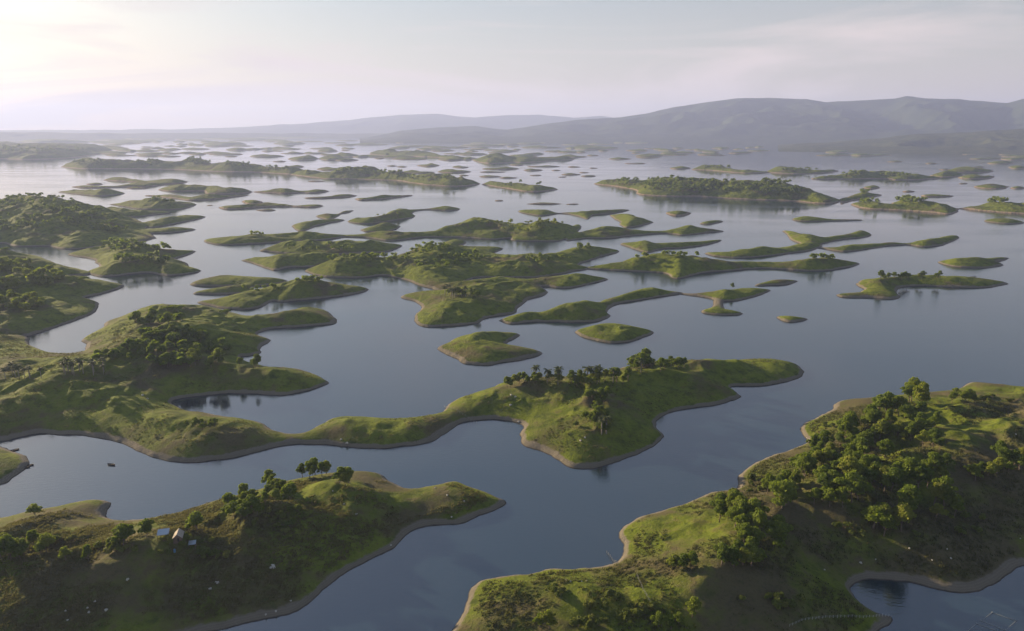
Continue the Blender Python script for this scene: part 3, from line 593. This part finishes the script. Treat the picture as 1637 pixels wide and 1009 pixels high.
def bushes(land, ells, label, group, sc=(0.8, 1.5)):
    for p in scatter(land, ells, 1.2): put_tree(p, random.choice(BUSHES), random.uniform(*sc), label, group, 'bush', 'bush', ('stem', 'foliage'))
def palms(land, ells, label, group, sc=(0.8, 1.1)):
    for p in scatter(land, ells, 2.0): put_palm(p, random.uniform(*sc), label, group)
# right-hand hill
grove('right', [(1440,655,45,16,14)], 'tall green tree on the wooded summit of the shore hill', 'trees on the shore hill summit', (0.80, 1.32), 2.6)
grove('right', [(1310,735,35,22,9),(1280,760,20,12,4)], 'rounded green tree at the waterside edge of the wooded belt beside open grass', 'trees at the waterside edge of the belt', (0.69, 1.21), 2.6)
grove('right', [(1385,705,55,32,20)], 'green tree on the upper flank of the wooded belt below the summit', 'trees on the upper flank of the belt', (0.69, 1.21), 2.6)
grove('right', [(1478,700,40,28,10)], 'shaded tree along the hollow side of the wooded belt', 'trees on the hollow side of the belt', (0.55, 0.95), 2.6)
grove('right', [(1350,755,55,16,11),(1420,778,70,14,14)], 'sunlit green tree across the middle of the wooded belt', 'trees across the middle of the belt', (0.69, 1.21), 2.6)
grove('right', [(1285,795,60,22,16),(1350,800,40,14,6)], 'green tree in the thick lower part of the wooded belt', 'trees in the lower part of the belt', (0.69, 1.21), 2.6)
grove('right', [(1180,835,42,18,8),(1215,862,35,18,7)], 'leafy tree in the outlying grove where the belt thins onto grass', 'trees of the outlying grove', (0.69, 1.15), 2.6)
grove('right', [(1185,900,42,9,7),(1090,908,20,6,4)], 'dark leafy tree at the lower edge of the belt above bare brown ground', 'trees along the lower edge of the wooded belt', (0.6, 0.95))
grove('right', [(1428,838,22,18,5),(1505,820,28,14,5),(1405,850,30,8,2)], 'bushy green tree standing below the belt on the shaded slope over the cove', 'trees on the slope over the cove', (0.80, 1.26))
grove('right', [(1535,640,40,6,6),(1612,745,24,14,7),(1570,765,30,12,5),(1500,760,35,10,5)], 'green tree around the shaded hollow behind the wooded belt', 'trees around the hollow', (0.5, 0.85))
grove('right', [(1070,1000,22,8,4),(1105,992,14,5,2),(870,1004,14,4,2)], 'tree on the scrubby knoll beside the pale fence line', 'trees on the scrubby knoll', (0.45, 0.7))
bushes('right', [(888,948,14,6,4),(975,955,8,4,2),(945,1000,30,6,8),(1000,980,60,20,14),(1240,960,60,12,10),(1460,855,6,4,1)], 'low yellow-green bush on the scrubby ground of the shore knoll', 'bushes on the scrubby knoll')
bushes('right', [(1200,780,40,15,8),(1330,690,20,12,6),(1600,640,30,5,6),(1540,840,40,15,6),(1360,850,30,10,4)], 'small bush on open grass around the wooded belt', 'bushes around the wooded belt')
# hut hill
grove('hut', [(500,760,24,6,9),(435,778,8,4,2),(545,772,12,7,3)], 'round-crowned tree on the highest crest of the hut hill', 'trees on the crest of the hut hill', (0.55, 0.88))
grove('hut', [(392,815,38,14,15),(450,795,25,12,9)], 'leafy tree in the thicket between the hut and the crest', 'trees in the thicket above the hut', (0.50, 0.83))
grove('hut', [(312,848,8,5,2)], 'sunlit green tree right beside the tin-roofed hut', 'trees beside the hut', (0.78, 0.98), 2.0)
grove('hut', [(197,870,10,5,2),(230,862,8,5,2),(18,888,24,8,8),(60,880,25,8,4),(110,893,8,4,1),(140,898,5,3,1)], 'round green tree on the low lit ridge running away from the hut', 'trees along the low ridge', (0.55, 0.85))
grove('hut', [(57,823,1,1,1)], 'lone round tree on the grassy point over the water', 'lone tree', (0.65, 0.72))
bushes('hut', [(350,890,15,7,6),(30,870,30,10,6),(180,880,40,8,8),(300,868,40,8,8),(320,890,8,5,3),(262,890,10,5,2),(440,840,35,20,9),(480,820,20,10,5),(90,868,30,10,6)], 'pale green bush on the dark slope around the hut', 'bushes on the hut hill slope')
# central spur
grove('middle', [(815,618,10,4,3),(850,612,22,5,7),(890,612,14,4,3)], 'small green tree in the row along the crest path with palms', 'trees in the crest row', (0.45, 0.78), 2.0)
grove('middle', [(930,616,24,7,7),(985,610,20,7,6)], 'leafy tree in the grove around the three tall palms', 'trees around the palms', (0.65, 0.98), 2.2)
grove('middle', [(1042,588,38,9,16),(1078,590,18,5,4)], 'dense green tree on the wooded summit of the central spur', 'trees on the central summit', (0.65, 1.04), 2.2)
grove('middle', [(958,642,22,9,8),(950,670,18,12,9),(970,685,15,9,5)], 'green tree in the clump on the sunlit nose of the central spur', 'trees on the nose of the spur', (0.5, 0.75), 2.0)
grove('middle', [(920,683,1,1,1)], 'lone small tree with a shadow beside the clump on the spur', 'lone spur tree', (0.4, 0.42))
palms('middle', [(853,610,3,2,1),(873,613,2,2,1),(892,613,2,2,1),(940,614,4,3,2),(957,613,3,2,2),(978,611,3,2,1),(1020,594,8,5,2),(966,693,8,6,2)], 'tall feathery palm standing out above the trees of the central spur', 'palms on the central spur', (0.9, 1.15))
# wooded landmass at the left
grove('middle', [(250,514,40,8,6),(275,545,50,13,10),(300,582,60,7,9),(402,586,22,5,4)], 'olive green tree in the hillside wood over the curved inlet', 'trees in the hillside wood', (0.6, 1.0), 3.0)
grove('middle', [(322,682,26,6,8)], 'low dense tree on the round grassy knob by the narrow neck', 'trees on the grassy knob', (0.35, 0.55), 2.0)
grove('middle', [(282,500,3,1,1),(265,502,3,1,1),(362,508,2,1,1)], 'flat-topped spreading tree on the skyline above the hillside wood', 'spreading skyline trees', (0.75, 0.95), 3.0, UMBR)
palms('middle', [(120,598,35,4,9),(40,604,35,5,8),(160,596,12,4,3)], 'dark palm in the row at the foot of the hillside wood', 'palms below the hillside wood', (0.7, 1.0))
grove('left_wood', [(136,451,3,1,1),(10,406,4,1,1)], 'spreading tree alone at the tip of the bank across the inlet', 'spreading trees on the bank tip', (0.7, 0.9), 3, UMBR)
palms('ridge_isle', [(728,474,18,5,8)], 'palm in the dark clump on the ridge island bluff', 'palms on the island bluff', (0.9, 1.15))
grove('ridge_isle', [(752,474,20,4,7),(725,472,12,4,3)], 'tree in the dark clump on the ridge island bluff', 'trees on the island bluff', (0.6, 0.85), 2.5)
grove('ridge_isle', [(1171,463,2,1,1)], 'lone bushy tree on the far tip of the ridge island', 'lone tip tree', (0.6, 0.7))
# far woods, too far off to tell tree from tree
def wood(land, ells, name='woodland', size=1.0, quads=46):
    pts = scatter(land, ells, 2.5)
    if not pts: return
    V = []; F = []; o = 0
    for i, p in enumerate(pts):
        h = random.uniform(5, 9) * size; q = h * .42
        lobes = [((p[0] + random.uniform(-q, q) * .6, p[1] + random.uniform(-q, q) * .6, p[2] + h * random.uniform(.35, .72)), (q * .7, q * .7, q * .6)) for _ in range(3)]
        v, f = leaf_cloud(lobes, quads, 0.17 * h, i); V.append(v); F.append(f + o); o += len(v)
    tag(mesh_obj(name, np.concatenate(V), np.concatenate(F), M_LEAF, smooth=False), kind='stuff')
wood('left_wood', [(10,430,45,12,40),(70,446,30,12,24),(30,488,45,12,24),(-10,460,40,10,24)], size=.95, quads=110)
wood('middle', [(250,514,40,8,14),(275,540,50,13,30),(232,560,34,10,16),(320,560,50,9,18),(300,582,60,7,12),(180,575,30,8,10)], size=.75, quads=160)
wood('left_bank', [(190,395,40,8,30),(230,418,45,8,30),(60,325,60,12,50),(110,345,60,14,50),(30,360,50,12,30),(180,365,30,8,20),(260,322,20,4,8),(250,398,25,3,8)])
wood('ridge_isle', [(680,398,35,7,30),(620,414,40,6,24),(740,412,40,8,22),(700,425,40,7,16),(510,398,60,6,18),(880,416,40,5,12),(930,396,15,4,8),(560,415,40,5,14)], size=.75)
wood('long_isle', [(1090,409,30,3,10),(1315,414,18,3,12),(1025,412,12,2,4)], size=.8)
wood('bulb_isle', [(800,358,20,3,8),(870,358,30,4,18),(840,368,40,5,12),(410,374,20,3,8),(620,345,20,3,4)], size=.8)
wood('three_point', [(495,452,25,3,12),(425,465,40,6,8)], size=.75)
wood('wooded', [(1060,293,90,7,90),(1180,300,70,8,70),(1100,303,70,6,50),(1240,292,25,5,24),(1250,308,40,6,30),(1380,308,8,3,8)], size=1.25)
wood('knolls', [(1455,321,26,5,34),(1395,324,18,3,8),(1590,322,24,4,22)], size=1.2)
wood('far_band', [(140,260,25,4,24),(235,262,25,4,20),(320,258,25,5,34),(380,264,25,4,16),(440,271,25,3,12)], size=1.5)
wood('far_bank', [(550,274,20,3,14),(620,275,25,4,20),(690,286,40,4,16)], size=1.4)
wood('far_tail', [(830,296,40,3,10)], size=1.1)
wood('far_left', [(60,240,80,5,40)], size=2.2)
wood('far_row', [(1360,279,25,3,16),(1430,281,25,3,16),(1270,273,40,2,12),(1150,269,25,2,10)], size=1.5)
# trees on the island with the pale headland
Land_T = Land('headland', [Lobe([(1336,471),(1371,469),(1381,463),(1368,456),(1381,448),(1407,444,5),(1435,440,6.5),(1473,440,5),(1507,441,3),(1537,442,2),(1562,442),(1553,446),(1576,448),(1611,454),(1576,460),(1525,460),(1473,457),(1440,460),(1435,465),(1436,476),(1422,479),(1381,476),(1345,476)], [(1420,455,5),(1450,449,6)], 0.36)], M_MID)
grove('headland', [(1415,448,10,2,3),(1440,446,12,2,4),(1474,445,5,2,2),(1500,445,4,1,2)], 'dark tree in the row on the island with the pale rocky headland', 'trees on the pale headland island', (0.65, 0.95), 3.0)

# ------------------------------------------------------------------ dry tufts and scrub on the near slopes
def tufts(land, n, box, size, thr, seed):
    Lh = LANDS[land]; g = np.random.default_rng(seed); u0, v0, u1, v1 = box
    pts = np.array([at(u, v, 8) for u, v in ((u0, v0), (u1, v0), (u0, v1), (u1, v1))]); lo = pts.min(0); hi = pts.max(0)
    lo = np.maximum(lo, (Lh.x0, Lh.y0)); hi = np.minimum(hi, (Lh.x0 + Lh.nx * Lh.c, Lh.y0 + Lh.ny * Lh.c))
    x = g.uniform(lo[0], hi[0], n * 4); y = g.uniform(lo[1], hi[1], n * 4); z = Lh.z(x, y)
    k = (z > 2.0) & (fbm(x, y, 14, 4, seed) + 0.35 * g.random(len(x)) > thr); x, y, z = x[k][:n], y[k][:n], z[k][:n]; m = len(x)
    P = np.stack([x, y, z], 1); s = size * (0.5 + g.random((m, 1)) ** 2 * 1.3); V = []
    a0 = g.uniform(0, 6.28, m)
    for j in range(4):
        a = a0 + j * 1.57 + g.uniform(-.4, .4, m); dx = np.stack([np.cos(a), np.sin(a), np.zeros(m)], 1); up = np.array([0, 0, 1.0])
        V += [P + dx * s * .15 - up * .1, P + dx * s * 0.9 + np.roll(dx, 1, 1) * s * .3 + up * s * .25, P + dx * s * .35 + up * s * (0.5 + 0.4 * g.random((m, 1)))]
    V = np.stack(V, 1).reshape(-1, 3); F = np.arange(len(V)).reshape(-1, 3)
    tag(mesh_obj('dry_scrub', V, F, M_TUFT, smooth=False), kind='stuff')
tufts('right', 22000, (700, 640, 1700, 1060), 0.55, 0.12, 1)
tufts('hut', 20000, (-60, 750, 800, 1040), 0.5, 0.12, 2)
tufts('middle', 15000, (-60, 520, 1290, 760), 0.45, 0.25, 3)

# ------------------------------------------------------------------ small things
ROCKS = []
for s_ in range(4):
    g = np.random.default_rng(s_); V = []; F = []
    for i in range(5):
        for j in range(8):
            a, b_ = math.pi * i / 4, 2 * math.pi * j / 8
            q = 1 + 0.25 * math.sin(3 * b_ + s_) * math.sin(a) + g.uniform(-.16, .16)
            V.append((q * math.sin(a) * math.cos(b_) * .6, q * math.sin(a) * math.sin(b_) * .5, q * math.cos(a) * .42 + .12))
    for i in range(4):
        for j in range(8): F.append((i * 8 + j, i * 8 + (j + 1) % 8, (i + 1) * 8 + (j + 1) % 8, (i + 1) * 8 + j))
    ROCKS.append(mesh_obj('rock', V, F, M_ROCK, link=False, smooth=False).data)
def rocks(land, px, label, group, sc=(0.5, 1.0)):
    for u, v in px:
        p = LANDS[land].hit(u, v)
        if p is None: continue
        o = bpy.data.objects.new('rock', random.choice(ROCKS)); COL.objects.link(o); q = random.uniform(*sc)
        o.location = p; o.rotation_euler = (random.uniform(-.2, .2), random.uniform(-.2, .2), random.uniform(0, 6.28)); o.scale = (q, q, q); tag(o, label, 'rock', group)
rocks('hut', [(105,977),(108,992),(142,979),(152,962),(140,972),(170,976),(345,931),(348,932),(336,942),(204,927)], 'small pale rock on the dark lower slope of the hut hill', 'pale rocks below the hut')
rocks('hut', [(436,905),(438,908),(433,908)], 'cluster of larger white rocks on the bare hut hill slope', 'white rock cluster', (0.9, 1.2))
rocks('hut', [(532,785),(550,806),(570,823),(742,802),(722,827),(696,780),(715,792),(625,872),(441,978),(465,961),(425,983)], 'pale rock on the grassy tail of the hut hill', 'pale rocks on the tail', (0.4, 0.8))
rocks('middle', [(817,632),(824,635),(816,648)], 'white rock on the shaded grass of the central spur', 'white rocks on the spur', (1.0, 1.2))
rocks('middle', [(228,632),(236,638),(829,675),(555,709),(545,703),(935,700),(928,705)], 'pale rock near the waterline of the long landmass', 'pale rocks along the shore', (0.8, 1.2))
rocks('right', [(1376,900),(1514,878),(1631,861),(1318,911),(1400,895),(1454,877),(1490,896),(1520,893),(1024,967),(1290,700),(1120,755),(1624,695)], 'small pale rock on the grassy slope over the cove', 'pale rocks over the cove', (0.4, 0.8))
rocks('right', [(905,928),(912,930),(930,930),(938,929)], 'flat pale rock in the row above the lit shore', 'row of flat rocks', (0.4, 0.65))
# hut with tin lean-tos
hp = LANDS['hut'].hit(286, 862); hz = float(hp[2])
def hut():
    e = empty('hut', (hp[0], hp[1], hz), 0.25, 0.72); W, D_, H = 3.6, 4.6, 1.9
    wl = MB(); wl.box((-W / 2 + .06, 0, H / 2 - .4), (.12, D_, H + .8)); wl.box((W / 2 - .06, 0, H / 2 - .4), (.12, D_, H + .8))
    wl.obj('side_wall', M_THATCH, e)
    for sy in (-1, 1):
        y = sy * (D_ / 2 - .05); V = [(-W / 2, y, -.8), (W / 2, y, -.8), (W / 2, y, H), (0, y, H + 1.7), (-W / 2, y, H)]; V += [(a, b + .1 * -sy, c) for a, b, c in V]
        F = [(0, 1, 2, 3, 4), (9, 8, 7, 6, 5)] + [(i, (i + 1) % 5, (i + 1) % 5 + 5, i + 5) for i in range(5)]; mesh_obj('gable_wall', V, F, M_THATCH, e, False)
    MB().box((.3, -D_ / 2 - .03, .85), (.8, .06, 1.7)).obj('door', M_DARKWOOD, e)
    ln = math.hypot(W / 2, 1.7) + .45; an = math.atan2(1.7, W / 2)
    for s in (-1, 1):
        MB().box((s * (W / 4 + .12), 0, H + .83), (ln, D_ + .7, .16), 0, ('Y', s * an)).obj('roof_slope', M_STRAW, e)
    MB().tube([(0, -D_ / 2 - .4, H + 1.78), (0, D_ / 2 + .4, H + 1.78)], [.16, .16], 6).obj('ridge_cap', M_STRAW, e)
    return tag(e, 'small steep-gabled brown thatched hut between two tin-roofed shelters', 'hut')
hut()
def leanto(dx, dy, w_, d_, h, label):
    x, y = hp[0] + dx, hp[1] + dy; z = float(LANDS['hut'].z(x, y)); e = empty('shelter', (x, y, z), 0.25)
    for sx in (-1, 1):
        for sy in (-1, 1): MB().box((sx * (w_ / 2 - .15), sy * (d_ / 2 - .15), h / 2 - .4), (.12, .12, h + .8)).obj('post', M_WOOD, e)
    for k in range(3): MB().box((-w_ / 2 + (k + .5) * w_ / 3, 0, h + .12 + (k % 2) * .02), (w_ / 3 + .05, d_, .04), 0, ('X', 0.30)).obj('roof_sheet', M_TIN, e)
    tag(e, label, 'shelter')
leanto(-4.2, -0.9, 3.4, 2.6, 1.5, 'low open shelter with a pale blue tin roof on the grass side of the hut')
leanto(4.0, 0.2, 2.2, 1.8, 1.5, 'smaller tin-roofed shelter between the hut and the sunlit tree')
bz = float(LANDS['hut'].z(hp[0] + .2, hp[1] - 3.9))
b = empty('barrel', (hp[0] + .2, hp[1] - 3.9, bz)); MB().tube([(0, 0, -.1), (0, 0, .3), (0, 0, .55), (0, 0, .95)], [.3, .36, .36, .3], 10).obj('body', M_BLUE, b); MB().tube([(0, 0, .95), (0, 0, 1.0)], [.31, .31], 10).obj('lid', M_BLUE, b)
tag(b, 'blue plastic barrel standing in front of the board hut', 'barrel')
# boats
def boat(u0, v0, u1, v1, label, group=None, z=0.0):
    a, c = at(u0, v0), at(u1, v1); mid = (a + c) / 2; ln = float(np.hypot(*(c - a))); rz = math.atan2(c[1] - a[1], c[0] - a[0])
    e = empty('rowing_boat', (mid[0], mid[1], z), rz); n = 9; V = []; F = []; wd = min(.62, ln * .16 + .12)
    for i in range(n):
        t = i / (n - 1) * 2 - 1; x = t * ln / 2; q = wd * (1 - abs(t) ** 2.6) + .05; sh = .42 + .22 * t * t
        V += [(x, -q, sh), (x * .94, -q * .6, -.12), (x * .94, q * .6, -.12), (x, q, sh), (x * .97, q * .86, sh - .02), (x * .92, q * .5, .02), (x * .92, -q * .5, .02), (x * .97, -q * .86, sh - .02)]
    for i in range(n - 1):
        for j in range(8): p = i * 8; F.append((p + j, p + (j + 1) % 8, p + 8 + (j + 1) % 8, p + 8 + j))
    F += [tuple(range(8)), tuple(range((n - 1) * 8, n * 8))[::-1]]
    mesh_obj('hull', V, F, M_DARKWOOD, e, False)
    for t in (-.4, .1, .5): MB().box((t * ln / 2, 0, .33), (.22, wd * 1.3, .04)).obj('thwart', M_WOOD, e)
    return tag(e, label, 'boat', group)
boat(172, 743, 184, 744, 'dark wooden rowing boat alone on the open water of the bay')
boat(16, 722, 31, 718.5, 'dark wooden boat moored against the back of the small landing point')
boat(44, 745, 54, 743.5, 'dark wooden boat poking out from the tip of the landing point')
boat(39, 748.5, 48, 747, 'low wooden boat lying closest along the muddy landing shore')
# floating pens
def pen(c4, label):
    P = [at(*q) for q in c4]; m = sum(P) / 4; e = empty('fish_pen', (m[0], m[1], 0))
    for i in range(4):
        a, c = P[i] - m, P[(i + 1) % 4] - m; MB().tube([(a[0], a[1], .05), (c[0], c[1], .05)], [.085, .085], 6).obj('float_pipe', M_PIPE, e)
        MB().tube([(a[0], a[1], -.05), (a[0], a[1], .28)], [.16, .13], 7).obj('corner_float', M_PIPE, e)
    tag(e, label, 'fish pen')
pen([(1586, 979.5), (1624.5, 993), (1607, 1008), (1569, 993)], 'whole pale rectangular floating fish pen frame in the cove')
pen([(1561.5, 997.5), (1594, 1009), (1577, 1024), (1545, 1011)], 'second floating fish pen frame alongside the whole one, partly cut off')
# fences
def fence(land, px, step, label, h=1.25, name='fence', rad=.07, m_=None):
    pts = []
    for u, v in px:
        p = LANDS[land].hit(u, v)
        if p is None: q = at(u, v); p = np.array([q[0], q[1], -0.1])
        pts.append(p)
    e = empty(name, tuple(pts[0])); o = Vector(pts[0]); tops = []
    for a, c in zip(pts[:-1], pts[1:]):
        n = max(1, int(np.linalg.norm(c - a) / step))
        for k in range(n + (c is pts[-1])):
            x, y = (a + (c - a) * k / n)[:2]; z = max(-.2, float(LANDS[land].z(x, y))); hh = h * random.uniform(.85, 1.1)
            b0 = Vector((x, y, z)) - o; tp = b0 + Vector((random.uniform(-.1, .1), random.uniform(-.1, .1), hh)); MB().tube([b0 - Vector((0, 0, .3)), tp], [rad, rad * .8], 5).obj('post', m_ or M_PALMBARK, e); tops.append(tp)
    for f in (.45, .9):
        mb = MB()
        for a, c in zip(tops[:-1], tops[1:]): mb.tube([a - Vector((0, 0, h * (1 - f))), c - Vector((0, 0, h * (1 - f)))], [.022, .022], 3, False)
        mb.obj('wire', M_PIPE, e)
    tag(e, label, 'fence')
fence('middle', [(710, 651), (722, 655), (735, 661), (762, 676)], 1.6, 'thin wire fence crossing the low neck and running into the water')
fence('right', [(970, 884), (978, 894), (988, 905)], 1.2, 'short fence running from the muddy cove shore into the water')
fence('right', [(1018, 921), (1028, 945), (1040, 968)], 1.3, 'pale post fence climbing the brown slope of the knoll')
fence('right', [(1425, 987), (1380, 988), (1320, 988), (1282, 993), (1262, 1002)], 1.1, 'whitish stick fence across the point by the fish pens', h=.8, rad=.06, m_=M_ROCK)
